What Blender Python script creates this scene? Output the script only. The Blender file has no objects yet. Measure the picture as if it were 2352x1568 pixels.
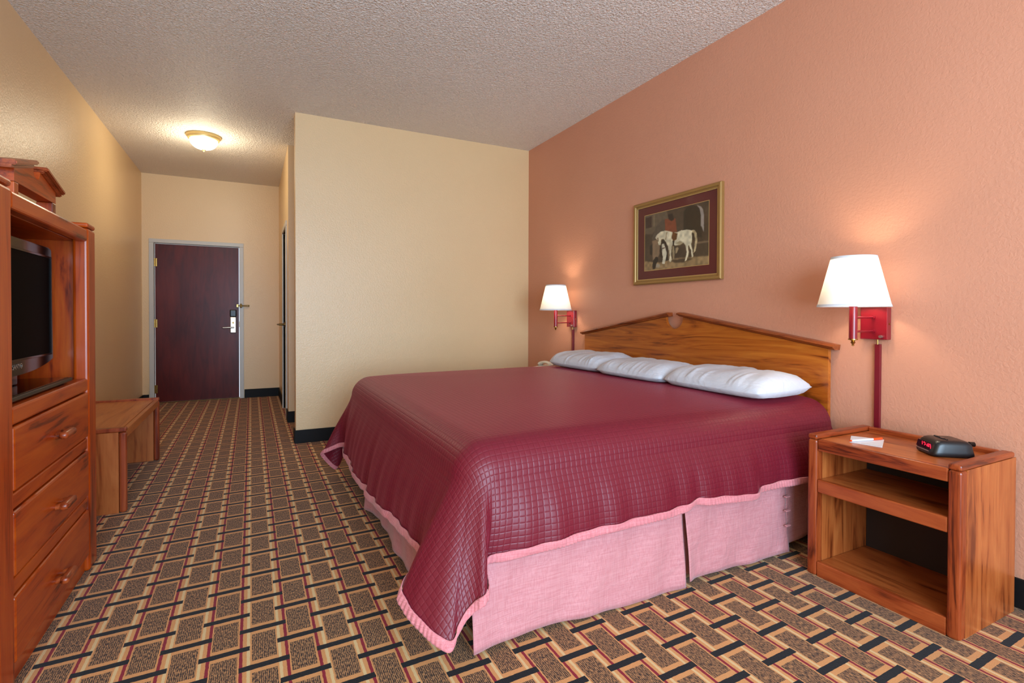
import bpy, bmesh, math, random
import numpy as np
from mathutils import Vector, Matrix
random.seed(7); np.random.seed(7)
scene = bpy.context.scene
COL = scene.collection
R_ = math.radians

# ------------------------------------------------------------------ camera
CAM_H = 1.10
YAW, PITCH, ROLL, FPX, CYPX = .468779, -.0116255, .0028533, 1183.34, 736.135
_f = Vector((math.sin(YAW)*math.cos(PITCH), math.cos(YAW)*math.cos(PITCH), math.sin(PITCH)))
_r = Vector((math.cos(YAW), -math.sin(YAW), 0)); _u = _r.cross(_f)
_r2 = math.cos(ROLL)*_r + math.sin(ROLL)*_u; _u2 = -math.sin(ROLL)*_r + math.cos(ROLL)*_u
cd = bpy.data.cameras.new('camera'); cam = bpy.data.objects.new('camera', cd); COL.objects.link(cam)
cam.matrix_world = Matrix(((_r2.x,_u2.x,-_f.x,0),(_r2.y,_u2.y,-_f.y,0),(_r2.z,_u2.z,-_f.z,CAM_H),(0,0,0,1)))
cd.sensor_width = 36; cd.lens = FPX*36/2352; cd.shift_y = -(784-CYPX)/2352; cd.clip_start = .02
scene.camera = cam

# ------------------------------------------------------------------ world, daylight, exposure
w = bpy.data.worlds.new('world'); scene.world = w; w.use_nodes = True
w.node_tree.nodes['Background'].inputs[0].default_value = (.75,.85,1,1)
w.node_tree.nodes['Background'].inputs[1].default_value = 1.0
YR = -1.9                                   # inner face of the window wall behind the camera
WIN = (-1.0, 1.65, .30, 2.40)               # window opening x0,x1,z0,z1
al = bpy.data.lights.new('window_daylight','AREA'); al.shape='RECTANGLE'; al.size=WIN[1]-WIN[0]-.14; al.size_y=WIN[3]-WIN[2]-.14
al.energy = 258; al.color = (.56,.78,1)
alo = bpy.data.objects.new('window_daylight', al); COL.objects.link(alo)
alo.location = ((WIN[0]+WIN[1])/2, YR-.03, (WIN[2]+WIN[3])/2); alo.rotation_euler = (R_(90),0,0)
scene.view_settings.view_transform='Standard'; scene.view_settings.look='None'
scene.view_settings.exposure=0.10; scene.view_settings.gamma=1.0; scene.view_settings.use_curve_mapping=False
try:
    scene.cycles.use_denoising=True; scene.cycles.max_bounces=10; scene.cycles.diffuse_bounces=6
    scene.cycles.sample_clamp_indirect=6; scene.cycles.caustics_reflective=False; scene.cycles.caustics_refractive=False
except Exception: pass

# ------------------------------------------------------------------ materials
def srgb(r,g,b):
    f=lambda c:(c/255/12.92 if c<=10 else ((c/255+.055)/1.055)**2.4)
    return (f(r),f(g),f(b),1)
class NT:
    def __init__(s,name):
        s.m=bpy.data.materials.new(name); s.m.use_nodes=True; s.t=s.m.node_tree; s.b=s.t.nodes['Principled BSDF']
    def n(s,typ,**kw):
        nd=s.t.nodes.new(typ)
        for k,v in kw.items():
            if k.startswith('i_'): nd.inputs[k[2:].replace('_',' ')].default_value=v
            else: setattr(nd,k,v)
        return nd
    def l(s,a,b): s.t.links.new(a,b)
    def val(s,x,sock):
        if isinstance(x,(int,float)): sock.default_value=x
        else: s.l(x,sock)
    def math(s,op,a,b=0,c=0):
        nd=s.t.nodes.new('ShaderNodeMath'); nd.operation=op
        s.val(a,nd.inputs[0]); s.val(b,nd.inputs[1])
        if op in('MULTIPLY_ADD','WRAP','COMPARE','SMOOTH_MIN'): s.val(c,nd.inputs[2])
        return nd.outputs[0]
    def mix(s,f,a,b):
        nd=s.t.nodes.new('ShaderNodeMix'); nd.data_type='RGBA'
        s.val(f,nd.inputs[0])
        for x,i in((a,6),(b,7)):
            if isinstance(x,tuple): nd.inputs[i].default_value=x
            else: s.l(x,nd.inputs[i])
        return nd.outputs[2]
    def ramp(s,f,stops,interp='LINEAR'):
        nd=s.t.nodes.new('ShaderNodeValToRGB'); cr=nd.color_ramp; cr.interpolation=interp
        while len(cr.elements)<len(stops): cr.elements.new(.5)
        for e,(p,c) in zip(cr.elements,stops): e.position=p; e.color=c
        s.l(f,nd.inputs[0]); return nd.outputs[0]
    def coord(s,kind='Object'): return s.t.nodes.new('ShaderNodeTexCoord').outputs[kind]
    def mapping(s,v,scale=(1,1,1),loc=(0,0,0),rot=(0,0,0)):
        nd=s.t.nodes.new('ShaderNodeMapping'); nd.inputs['Scale'].default_value=scale; nd.inputs['Location'].default_value=loc; nd.inputs['Rotation'].default_value=rot
        s.l(v,nd.inputs[0]); return nd.outputs[0]
    def noise(s,v,scale=5,detail=3,rough=.5,dist=0):
        nd=s.t.nodes.new('ShaderNodeTexNoise'); nd.inputs['Scale'].default_value=scale; nd.inputs['Detail'].default_value=detail
        nd.inputs['Roughness'].default_value=rough; nd.inputs['Distortion'].default_value=dist; s.l(v,nd.inputs['Vector']); return nd.outputs[0]
    def bump(s,h,strength=.3,dist=.01):
        nd=s.t.nodes.new('ShaderNodeBump'); nd.inputs['Strength'].default_value=strength; nd.inputs['Distance'].default_value=dist
        s.l(h,nd.inputs['Height']); s.l(nd.outputs[0],s.b.inputs['Normal'])
    def set(s,**kw):
        for k,v in kw.items():
            k={'color':'Base Color','rough':'Roughness','metal':'Metallic','spec':'Specular IOR Level','coat':'Coat Weight','coatr':'Coat Roughness','emit':'Emission Color','emits':'Emission Strength','sheen':'Sheen Weight'}[k]
            if hasattr(v,'is_linked'): s.l(v,s.b.inputs[k])
            else: s.b.inputs[k].default_value=v
        return s

def simple(name,col,rough=.5,metal=0,**kw):
    t=NT(name); t.set(color=col,rough=rough,metal=metal,**kw); return t.m

def paint(name,col,col2,rough=.45,scale=90,strength=.35,dist=.003):
    t=NT(name); c=t.coord()
    big=t.noise(c,1.3,3); fine=t.noise(c,scale,3,.55,.6)
    cr=t.mix(t.ramp(big,[(.3,(0,0,0,1)),(.7,(1,1,1,1))]),col,col2)
    t.set(color=cr,rough=rough); t.bump(fine,strength,dist); return t.m

def wood(name,axis,dark,mid,light,rough=.33,swirl=.6,scale=1.0):
    t=NT(name); c=t.coord()
    st={'X':(.12,1,1),'Y':(1,.12,1),'Z':(1,1,.12)}[axis]
    v=t.mapping(c,tuple(k*scale for k in st))
    warp=t.noise(v,3.2,2,.5,.4)
    comb=t.n('ShaderNodeVectorMath',operation='MULTIPLY_ADD'); 
    rgb=t.n('ShaderNodeTexNoise'); rgb.inputs['Scale'].default_value=3.0; rgb.inputs['Detail'].default_value=2; t.l(v,rgb.inputs['Vector'])
    t.l(rgb.outputs['Color'],comb.inputs[0]); comb.inputs[1].default_value=(swirl*.35,)*3; t.l(v,comb.inputs[2])
    grain=t.noise(comb.outputs[0],16,4,.6,.9)
    fine=t.noise(t.mapping(c,tuple((k if k>.5 else .04)*scale for k in st)),120,2,.6)
    g=t.math('ADD',t.math('MULTIPLY',grain,.75),t.math('ADD',t.math('MULTIPLY',fine,.2),t.math('MULTIPLY',warp,.12)))
    col=t.ramp(g,[(.40,dark),(.49,mid),(.66,light)])
    t.set(color=col,rough=rough,coat=.15,coatr=.2,spec=.4); t.bump(fine,.05,.002); return t.m

W_D,W_M,W_L = srgb(82,26,8),srgb(150,66,22),srgb(184,96,40)
A_D,A_M,A_L = srgb(104,28,3),srgb(170,62,6),srgb(190,84,14)
M={}
for a in 'XYZ':
    M['wood'+a]=wood('nightstand_wood_'+a,a,srgb(104,42,14),srgb(162,82,36),srgb(186,106,52))
    M['trim'+a]=wood('oak_trim_'+a,a,srgb(80,26,8),srgb(138,56,22),srgb(164,78,36),scale=1.6)
    M['arm'+a]=wood('armoire_wood_'+a,a,A_D,A_M,A_L)
M['head']=wood('headboard_veneer','Y',srgb(106,44,8),srgb(160,80,20),srgb(186,106,34),swirl=1.7,scale=.9)
M['headcap']=wood('headboard_cap_wood','Y',srgb(88,32,10),srgb(134,62,24),srgb(156,80,34),scale=1.3)
M['bench']=wood('bench_laminate','Z',srgb(140,66,26),srgb(172,94,44),srgb(190,112,58),swirl=1.2)
M['benchtop']=wood('bench_top_laminate','Y',srgb(160,84,36),srgb(182,104,48),srgb(196,122,64),swirl=.5)
M['benchtrim']=wood('bench_trim_wood','Z',srgb(104,36,14),srgb(146,62,30),srgb(166,80,42))
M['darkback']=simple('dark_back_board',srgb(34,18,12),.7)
M['orange']=paint('terracotta_wall_paint',srgb(208,147,119),srgb(205,143,114),.5,75,.35,.006)
M['cream']=paint('cream_wall_paint',srgb(232,201,155),srgb(229,197,150),.34,85,.35,.006)
M['ceil']=paint('textured_ceiling_paint',srgb(244,237,230),srgb(240,233,225),.6,70,1.0,.022)
M['white']=simple('white_paint',srgb(200,200,196),.4)
M['frame_grey']=simple('grey_white_door_frame',srgb(196,194,188),.4)
M['baseblack']=simple('black_rubber_base',srgb(15,13,14),.6,spec=.25)
M['brass']=simple('brass',srgb(176,140,76),.25,1)
M['rim']=simple('polished_brass_rim',srgb(222,196,132),.35,.25)
M['brass_dark']=simple('antique_brass',srgb(120,92,50),.3,1)
M['steel']=simple('satin_nickel',srgb(190,184,176),.3,.9)
M['black_pl']=simple('black_plastic',srgb(20,20,22),.35)
M['black_gloss']=simple('black_gloss',srgb(12,10,12),.12)
M['screen']=simple('black_screen',srgb(1,1,1),.5,spec=.02)
M['red_lamp']=simple('red_lacquered_metal',srgb(128,14,30),.3,coat=.3)
M['red_cord']=simple('dark_red_cord_cover',srgb(112,14,28),.4)
M['gold']=simple('gilt_frame',srgb(158,122,68),.42,.35)
M['gold_light']=simple('gilt_frame_inner_lip',srgb(206,178,116),.35,.55)
M['mat']=simple('burgundy_mat_board',srgb(86,22,28),.45,coat=.35,coatr=.06)
M['pillow']=None
M['paper']=simple('white_card',srgb(226,228,232),.6)
M['ink']=simple('grey_print',srgb(130,130,140),.7)
M['cap_orange']=simple('orange_plastic',srgb(240,84,30),.35)
M['pen_white']=simple('white_plastic',srgb(224,224,230),.35)
M['phone']=simple('ivory_phone_plastic',srgb(224,222,214),.35)
M['glow_red']=simple('red_led_digits',srgb(255,30,60),.5,emit=srgb(255,30,60),emits=2.2)
M['disp']=simple('clock_display',srgb(26,12,24),.12)

def door_mat():
    t=NT('dark_mahogany_veneer'); c=t.coord()
    v=t.mapping(c,(1,1,.15)); g=t.noise(v,14,4,.6,.6); b=t.noise(c,1.6,3)
    col=t.ramp(t.math('ADD',t.math('MULTIPLY',g,.6),t.math('MULTIPLY',b,.4)),[(.35,srgb(70,14,9)),(.55,srgb(94,24,14)),(.7,srgb(108,34,20))])
    t.set(color=col,rough=.34,spec=.22); return t.m
M['door']=door_mat()
M['door2']=simple('taupe_door_paint',srgb(134,106,76),.4)

def carpet_mat():
    t=NT('patterned_carpet'); c=t.coord()
    wob=t.n('ShaderNodeTexNoise'); wob.inputs['Scale'].default_value=60; wob.inputs['Detail'].default_value=2; t.l(c,wob.inputs['Vector'])
    va=t.n('ShaderNodeVectorMath',operation='MULTIPLY_ADD'); t.l(wob.outputs['Color'],va.inputs[0]); va.inputs[1].default_value=(.004,.004,0); t.l(c,va.inputs[2])
    sep=t.n('ShaderNodeSeparateXYZ'); t.l(va.outputs[0],sep.inputs[0]); x,y=sep.outputs[0],sep.outputs[1]
    PX,PY=.228,.2125
    u=t.math('MULTIPLY',t.math('FRACT',t.math('DIVIDE',t.math('ADD',x,.036+PX*40),PX)),PX)          # 0..PX
    ysk=t.math('SUBTRACT',y,t.math('MULTIPLY',x,.0256))
    vA=t.math('MULTIPLY',t.math('FRACT',t.math('DIVIDE',t.math('ADD',ysk,-1.787+PY/2+PY*40),PY)),PY)    # bar A centred at PY/2
    vB=t.math('MULTIPLY',t.math('FRACT',t.math('DIVIDE',t.math('ADD',ysk,-1.787+PY*40),PY)),PY)         # bar B centred at PY/2
    def band(s,a,b): return t.math('MULTIPLY',t.math('GREATER_THAN',s,a),t.math('LESS_THAN',s,b))
    red=t.math('ADD',band(u,.001,.0105),band(u,.1355,.145))
    cream=t.math('ADD',band(u,.0225,.032),band(u,.1145,.1235))
    blkA=t.math('MULTIPLY',band(u,.037,.110),t.math('SUBTRACT',1,band(vA,PY/2-.0305,PY/2+.0305)))
    blkB=t.math('MULTIPLY',band(u,.1495,.2235),t.math('SUBTRACT',1,band(vB,PY/2-.0305,PY/2+.0305)))
    blk=t.math('ADD',blkA,blkB)
    barA=t.math('MULTIPLY',band(u,0,.146),band(vA,PY/2-.0125,PY/2+.0125))
    uB=t.math('ADD',t.math('GREATER_THAN',u,.114),t.math('LESS_THAN',u,.031))
    barB=t.math('MULTIPLY',uB,band(vB,PY/2-.0125,PY/2+.0125))
    bar=t.math('MINIMUM',t.math('ADD',barA,barB),1)
    f1=t.noise(c,420,2,.6); rb=t.noise(t.mapping(c,(1,.25,1)),300,2,.7)
    rib=t.math('ADD',t.math('MULTIPLY',t.math('SINE',t.math('MULTIPLY',x,1120)),.085),rb)
    tan=t.mix(t.ramp(f1,[(.3,(0,0,0,1)),(.7,(1,1,1,1))]),srgb(188,128,74),srgb(216,158,100))
    crm=t.mix(f1,srgb(196,164,112),srgb(226,200,150))
    blc=t.ramp(rib,[(.38,srgb(44,32,26)),(.5,srgb(104,76,54)),(.6,srgb(176,128,82))])
    rd=t.mix(f1,srgb(112,18,34),srgb(150,34,50))
    bk=t.mix(f1,srgb(10,9,10),srgb(26,23,26))
    col=t.mix(cream,tan,crm); col=t.mix(blk,col,blc); col=t.mix(red,col,rd); col=t.mix(bar,col,bk)
    t.set(color=col,rough=.95,spec=.1,sheen=.1)
    h=t.math('ADD',t.math('MULTIPLY',rib,.6),t.math('MULTIPLY',f1,.5)); t.bump(h,.5,.004); return t.m
M['carpet']=carpet_mat()

def quilt_mat():
    t=NT('burgundy_quilted_satin'); uv=t.coord('UV')
    sep=t.n('ShaderNodeSeparateXYZ'); t.l(uv,sep.inputs[0])
    S=.0215
    def pill(s):
        p=t.math('ABSOLUTE',t.math('SUBTRACT',t.math('FRACT',t.math('DIVIDE',s,S)),.5))   # 0 centre .5 stitch
        return t.math('SUBTRACT',1,t.math('POWER',t.math('MULTIPLY',p,2),5))
    h=t.math('MULTIPLY',pill(sep.outputs[0]),pill(sep.outputs[1]))
    n=t.noise(t.coord(),14,3); n2=t.noise(t.coord(),500,2)
    col=t.mix(t.ramp(h,[(0,(0,0,0,1)),(.5,(1,1,1,1))]),srgb(102,20,34),srgb(106,22,37))
    t.set(color=col,rough=.42,spec=.38,sheen=.24)
    t.b.inputs['Sheen Tint'].default_value=srgb(235,90,115); t.b.inputs['Sheen Roughness'].default_value=.4
    hh=t.math('ADD',h,t.math('ADD',t.math('MULTIPLY',n,.8),t.math('MULTIPLY',n2,.03))); t.bump(hh,.5,.002); return t.m
M['quilt']=quilt_mat()
def linen(name,a,b,rough=.75,wr=.6):
    t=NT(name); c=t.coord()
    h1=t.noise(t.mapping(c,(1,1,.03)),420,2,.6); h2=t.noise(t.mapping(c,(.03,.03,1)),420,2,.6); f=t.math('MULTIPLY',t.math('ADD',h1,h2),.5)
    wk=t.noise(c,9,4,.55,.8)
    t.set(color=t.mix(t.ramp(f,[(.4,(0,0,0,1)),(.6,(1,1,1,1))]),a,b),rough=rough,sheen=.2)
    t.bump(t.math('ADD',t.math('MULTIPLY',wk,1.0),t.math('MULTIPLY',f,.08)),wr,.02); return t.m
M['skirt']=linen('pink_linen_weave',srgb(190,118,122),srgb(204,140,142))
M['ruffle']=linen('pink_ruffle_cotton',srgb(190,104,110),srgb(208,130,134),wr=.15)
def pillow_mat():
    t=NT('white_pillowcase_cotton'); c=t.coord(); wk=t.noise(t.mapping(c,(1.5,.7,1)),11,4,.55,1.2); f=t.noise(c,600,2)
    t.set(color=srgb(204,205,212),rough=.85,sheen=.1); t.bump(t.math('ADD',wk,t.math('MULTIPLY',f,.02)),.35,.02); return t.m
M['pillow']=pillow_mat()
def shade_mat():
    t=NT('white_pleated_lampshade'); 
    d=t.n('ShaderNodeBsdfDiffuse'); d.inputs[0].default_value=srgb(246,244,238)
    tr=t.n('ShaderNodeBsdfTranslucent'); tr.inputs[0].default_value=srgb(250,244,232)
    mx=t.n('ShaderNodeMixShader'); mx.inputs[0].default_value=.16; t.l(d.outputs[0],mx.inputs[1]); t.l(tr.outputs[0],mx.inputs[2])
    t.l(mx.outputs[0],t.t.nodes['Material Output'].inputs[0]); return t.m
M['shade']=shade_mat()
M['shade_band']=simple('shade_binding_tape',srgb(222,226,232),.7)
M['dome']=simple('ribbed_glass_dome_lit',srgb(250,250,235),.3,emit=(1,.93,.78,1),emits=6)
M['bulb']=simple('bulb_lit',srgb(255,250,240),.3,emit=(1,.9,.75,1),emits=2)
def pane_mat():
    t=NT('window_glass'); g=t.n('ShaderNodeBsdfTransparent'); s=t.n('ShaderNodeBsdfGlossy'); s.inputs['Roughness'].default_value=.02
    mx=t.n('ShaderNodeMixShader'); mx.inputs[0].default_value=.06; t.l(g.outputs[0],mx.inputs[1]); t.l(s.outputs[0],mx.inputs[2]); t.l(mx.outputs[0],t.t.nodes['Material Output'].inputs[0]); return t.m
M['glass']=pane_mat()

# ------------------------------------------------------------------ mesh helpers
def new_obj(name,me,mat,parent=None,smooth=False):
    o=bpy.data.objects.new(name,me); COL.objects.link(o)
    for m in (mat if isinstance(mat,(list,tuple)) else [mat]): me.materials.append(m)
    if smooth:
        me.polygons.foreach_set('use_smooth',[True]*len(me.polygons))
    if parent is not None: o.parent=parent
    return o
def bm_obj(name,bm,mat,parent=None,smooth=False):
    bmesh.ops.recalc_face_normals(bm,faces=bm.faces)
    me=bpy.data.meshes.new(name); bm.to_mesh(me); bm.free(); return new_obj(name,me,mat,parent,smooth)
def pd_obj(name,v,f,mat,parent=None,smooth=False,fix=True):
    me=bpy.data.meshes.new(name); me.from_pydata([tuple(map(float,p)) for p in v],[],[tuple(int(i) for i in q) for q in f]); me.update()
    if fix:
        bm=bmesh.new(); bm.from_mesh(me); bmesh.ops.recalc_face_normals(bm,faces=bm.faces); bm.to_mesh(me); bm.free()
    return new_obj(name,me,mat,parent,smooth)
def bx(bm,a,b,bev=0,seg=2):
    r=bmesh.ops.create_cube(bm,size=1)
    vs=r['verts']; c=[(a[i]+b[i])/2 for i in range(3)]; s=[abs(b[i]-a[i]) for i in range(3)]
    for v in vs: v.co=Vector((c[0]+v.co.x*s[0],c[1]+v.co.y*s[1],c[2]+v.co.z*s[2]))
    if bev:
        es=list({e for v in vs for e in v.link_edges})
        bmesh.ops.bevel(bm,geom=es,offset=min(bev,min(s)*.45),segments=seg,affect='EDGES',profile=.5)
def cyl(bm,p0,p1,r0,r1=None,n=20,cap=True):
    r1=r0 if r1 is None else r1; p0=Vector(p0);p1=Vector(p1); d=(p1-p0); L=d.length
    q=d.to_track_quat('Z','Y').to_matrix().to_4x4(); q.translation=(p0+p1)/2
    bmesh.ops.create_cone(bm,cap_ends=cap,segments=n,radius1=r0,radius2=r1,depth=L,matrix=q)
def lathe(bm,prof,cx,cy,n=32,close=False):
    rings=[]
    for r,z in prof:
        if r<1e-5: rings.append([bm.verts.new((cx,cy,z))])
        else: rings.append([bm.verts.new((cx+r*math.cos(2*math.pi*k/n),cy+r*math.sin(2*math.pi*k/n),z)) for k in range(n)])
    for a,b in zip(rings[:-1],rings[1:]):
        for k in range(n):
            k2=(k+1)%n
            if len(a)==1 and len(b)==1: continue
            if len(a)==1: bm.faces.new((a[0],b[k],b[k2]))
            elif len(b)==1: bm.faces.new((a[k],a[k2],b[0]))
            else: bm.faces.new((a[k],a[k2],b[k2],b[k]))
def prism(bm,pts,axis,a,b):
    """closed 2D outline extruded along axis from a to b; pts in the two other axes, in order"""
    def P(p,t):
        return {'X':(t,p[0],p[1]),'Y':(p[0],t,p[1]),'Z':(p[0],p[1],t)}[axis]
    A=[bm.verts.new(P(p,a)) for p in pts]; B=[bm.verts.new(P(p,b)) for p in pts]
    bm.faces.new(A); bm.faces.new(B[::-1]); n=len(pts)
    for i in range(n): bm.faces.new((A[i],A[(i+1)%n],B[(i+1)%n],B[i]))
class Thing:
    def __init__(s,name,label,cat,loc,group=None,kind=None):
        s.o=bpy.data.objects.new(name,None); COL.objects.link(s.o); s.o.location=loc; s.o.empty_display_size=.1; s.loc=Vector(loc)
        if label: s.o['label']=label
        if cat: s.o['category']=cat
        if group: s.o['group']=group
        if kind: s.o['kind']=kind
    def add(s,name,bm,mat,smooth=False,parent=None,label=None):
        for v in bm.verts: v.co-=s.loc
        o=bm_obj(name,bm,mat,parent or s.o,smooth)
        if label: o['label']=label
        return o
    def box(s,name,a,b,mat,bev=.003,parent=None,label=None,seg=2):
        bm=bmesh.new(); bx(bm,a,b,bev,seg); return s.add(name,bm,mat,False,parent,label)
    def cyl(s,name,p0,p1,r,mat,r1=None,n=20,parent=None,label=None):
        bm=bmesh.new(); cyl(bm,p0,p1,r,r1,n); o=s.add(name,bm,mat,False,parent,label); autosmooth(o); return o
    def lathe(s,name,prof,cx,cy,mat,n=36,parent=None,label=None):
        bm=bmesh.new(); lathe(bm,prof,cx,cy,n); o=s.add(name,bm,mat,True,parent,label); autosmooth(o); return o
    def prism(s,name,pts,axis,a,b,mat,bev=0,parent=None,label=None):
        bm=bmesh.new(); prism(bm,pts,axis,a,b)
        if bev: bmesh.ops.bevel(bm,geom=list(bm.edges),offset=bev,segments=2,affect='EDGES')
        return s.add(name,bm,mat,False,parent,label)
    def text(s,name,body,size,mat,matrix,depth=.0005,parent=None,align='CENTER'):
        cu=bpy.data.curves.new(name,'FONT'); cu.body=body; cu.size=size; cu.extrude=depth; cu.align_x=align; cu.align_y='CENTER'
        tmp=bpy.data.objects.new(name,cu); COL.objects.link(tmp)
        me=bpy.data.meshes.new_from_object(tmp.evaluated_get(bpy.context.evaluated_depsgraph_get()))
        bpy.data.objects.remove(tmp); bpy.data.curves.remove(cu)
        me.transform(Matrix.Translation(-s.loc)@matrix); me.materials.clear(); me.name=name
        return new_obj(name,me,mat,parent or s.o)
def autosmooth(o,ang=35):
    me=o.data; bm=bmesh.new(); bm.from_mesh(me)
    for f in bm.faces: f.smooth=True
    for e in bm.edges:
        if len(e.link_faces)==2 and e.calc_face_angle(0)>R_(ang): e.smooth=False
    bm.to_mesh(me); bm.free()
def struct(name,a,b,mat,bev=0,parent=None,label=None):
    bm=bmesh.new(); bx(bm,a,b,bev); o=bm_obj(name,bm,mat,parent)
    if parent is None:
        o['kind']='structure'
        if label: o['label']=label
    return o
def struct_boxes(name,boxes,mat,label=None):
    bm=bmesh.new()
    for a,b in boxes: bx(bm,a,b)
    o=bm_obj(name,bm,mat); o['kind']='structure'
    if label: o['label']=label
    return o

# ------------------------------------------------------------------ the room
XL,XR,YB,YF,ZC = -1.18,2.585,4.728,7.60,2.804     # left wall, right wall, partition face, entry wall, ceiling
XH,YA,XA = .337,5.675,1.55                        # hall wall plane, alcove far face, alcove depth
T=.12
struct('floor',(XL-T,YR-T,-.1),(XR+T,YF+T,0),M['carpet'],label='tan carpet with woven black bars, red lines and ribbed brown blocks')
struct('ceiling',(XL-T,YR-T,ZC),(XR+T,YF+T,ZC+.1),M['ceil'],label='off-white textured ceiling over room and hall')
struct('wall_left',(XL-T,YR-T,0),(XL,YF+T,ZC),M['cream'],label='cream wall behind the tall wooden television cabinet')
struct('wall_right',(XR,YR-T,0),(XR+T,YB,ZC),M['orange'],label='terracotta orange wall behind the bed')
struct('wall_partition',(XH,YB,0),(XR+T,YB+T,ZC),M['cream'],label='wide cream wall facing the camera beyond the bed')
# alcove beyond the partition and the hall wall with the bathroom door opening
DY0,DY1,DZ=5.93,6.56,2.03
struct('wall_alcove',(XA,YB+T,0),(XA+T,YA,ZC),M['cream'],label='cream side wall deep in the alcove beyond the partition')
struct_boxes('wall_hall',[((XH,YA,0),(XA+T,YA+T,ZC)),((XH,YA+T,0),(XH+T,DY0,ZC)),((XH,DY1,0),(XH+T,YF,ZC)),((XH,DY0,DZ),(XH+T,DY1,ZC))],M['cream'],label='narrow cream wall of the entry hall holding the bathroom door')
# entry wall with door opening
EX0,EX1,EZ=-1.058,-.135,1.968
struct_boxes('wall_entry',[((XL-T,YF,0),(EX0,YF+T,ZC)),((EX1,YF,0),(XH+T,YF+T,ZC)),((EX0,YF,EZ),(EX1,YF+T,ZC))],M['cream'],label='cream wall around the dark entry door at the hall end')
# window wall behind the camera
x0,x1,z0,z1=WIN
struct_boxes('wall_rear',[((XL-T,YR-T,0),(x0,YR,ZC)),((x1,YR-T,0),(XR+T,YR,ZC)),((x0,YR-T,0),(x1,YR,z0)),((x0,YR-T,z1),(x1,YR,ZC))],M['cream'],label='cream window wall behind the camera')
wt=Thing('window_1','white framed window in the wall behind the camera',None,((x0+x1)/2,YR-T/2,z0),kind='structure')
bm=bmesh.new()
for a,b in [((x0,YR-.1,z0),(x0+.06,YR-.04,z1)),((x1-.06,YR-.1,z0),(x1,YR-.04,z1)),((x0+.06,YR-.1,z0),(x1-.06,YR-.04,z0+.06)),((x0+.06,YR-.1,z1-.06),(x1-.06,YR-.04,z1)),(((x0+x1)/2-.025,YR-.1,z0+.06),((x0+x1)/2+.025,YR-.04,z1-.06))]: bx(bm,a,b,.004)
wt.add('window_frame',bm,M['white'])
wt.box('window_sill',(x0-.04,YR-.02,z0-.03),(x1+.04,YR+.05,z0),M['white'])
for a,b in ((x0+.06,(x0+x1)/2-.025),((x0+x1)/2+.025,x1-.06)): wt.box('pane',(a,YR-.075,z0+.06),(b,YR-.07,z1-.06),M['glass'],0)
# baseboards
BH,BT=.112,.012
def base(side,a,b,label): 
    o=struct('baseboard_'+side,a,b,M['baseblack'],.003,label=label); return o
base('left',(XL,YR,0),(XL+BT,YF-BT,BH),'black rubber baseboard along the left cream wall')
base('right',(XR-BT,YR,0),(XR,YB-BT,BH),'black rubber baseboard along the orange wall')
base('partition',(XH-BT,YB-BT,0),(XR,YB,BH),'black rubber baseboard under the wide cream partition')
base('partition_end',(XH-BT,YB,0),(XH,YB+T,BH),'short black baseboard wrapping the end of the partition')
base('alcove',(XH-BT,YA-BT,0),(XA,YA,BH),'black baseboard on the alcove wall beyond the partition')
base('hall_near',(XH-BT,YA,0),(XH,DY0-.055,BH),'short black baseboard between alcove corner and bathroom door')
base('hall_far',(XH-BT,DY1+.055,0),(XH,YF-BT,BH),'black baseboard between bathroom door and entry wall')
base('entry_right',(EX1+.055,YF-BT,0),(XH,YF,BH),'black baseboard right of the dark entry door')
base('entry_left',(XL,YF-BT,0),(EX0-.055,YF,BH),'short black baseboard left of the dark entry door')

# entry door
d=Thing('door_1','dark mahogany entry door in a grey-white frame',None,((EX0+EX1)/2,YF,0),kind='structure')
d.box('door_leaf',(EX0+.008,YF+.03,.008),(EX1-.008,YF+.075,EZ-.008),M['door'],.002)
fr=bmesh.new()
for a,b in [((EX0-.05,YF-.014,0),(EX0,YF+.03,EZ)),((EX1,YF-.014,0),(EX1+.05,YF+.03,EZ)),((EX0-.05,YF-.014,EZ),(EX1+.05,YF+.03,EZ+.048))]: bx(fr,a,b,.003)
d.add('door_frame',fr,M['frame_grey'])
d.box('threshold',(EX0,YF-.01,0),(EX1,YF+.03,.007),M['brass_dark'],.001)
for z in (.17,.98,1.73):
    h=d.cyl('hinge',(EX0+.004,YF+.012,z-.05),(EX0+.004,YF+.012,z+.05),.011,M['brass'])
    d.box('hinge_plate',(EX0,YF+.016,z-.05),(EX0+.03,YF+.028,z+.05),M['brass'],.001,parent=h)
hx=EX1-.073
lk=d.box('lock_plate',(hx-.037,YF+.008,.85),(hx+.037,YF+.03,1.06),M['steel'],.01)
d.box('card_reader',(hx-.039,YF+.0,1.06),(hx+.039,YF+.03,1.155),M['black_pl'],.012,parent=lk)
d.cyl('thumb_turn',(hx,YF-.012,.985),(hx,YF+.008,.985),.012,M['brass_dark'],parent=lk)
bm=bmesh.new(); cyl(bm,(hx+.0,YF-.045,.925),(hx,YF+.01,.925),.013); cyl(bm,(hx+.012,YF-.045,.925),(hx-.115,YF-.045,.921),.011,.009); bmesh.ops.create_uvsphere(bm,u_segments=10,v_segments=8,radius=.009,matrix=Matrix.Translation((hx-.115,YF-.045,.921)))
o=d.add('door_lever',bm,M['steel']); autosmooth(o)
g=d.box('swing_bar_strike',(EX1-.035,YF+.002,1.185),(EX1-.01,YF+.03,1.225),M['brass'],.004)
bm=bmesh.new(); bx(bm,(EX1+.006,YF-.03,1.178),(EX1+.03,YF-.014,1.232),.003)
for z in (1.197,1.213): cyl(bm,(EX1-.02,YF-.028,1.205+(z-1.205)*.3),(EX1+.11,YF-.03,z),.0045)
cyl(bm,(EX1+.11,YF-.03,1.195),(EX1+.11,YF-.03,1.215),.0055)
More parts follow.
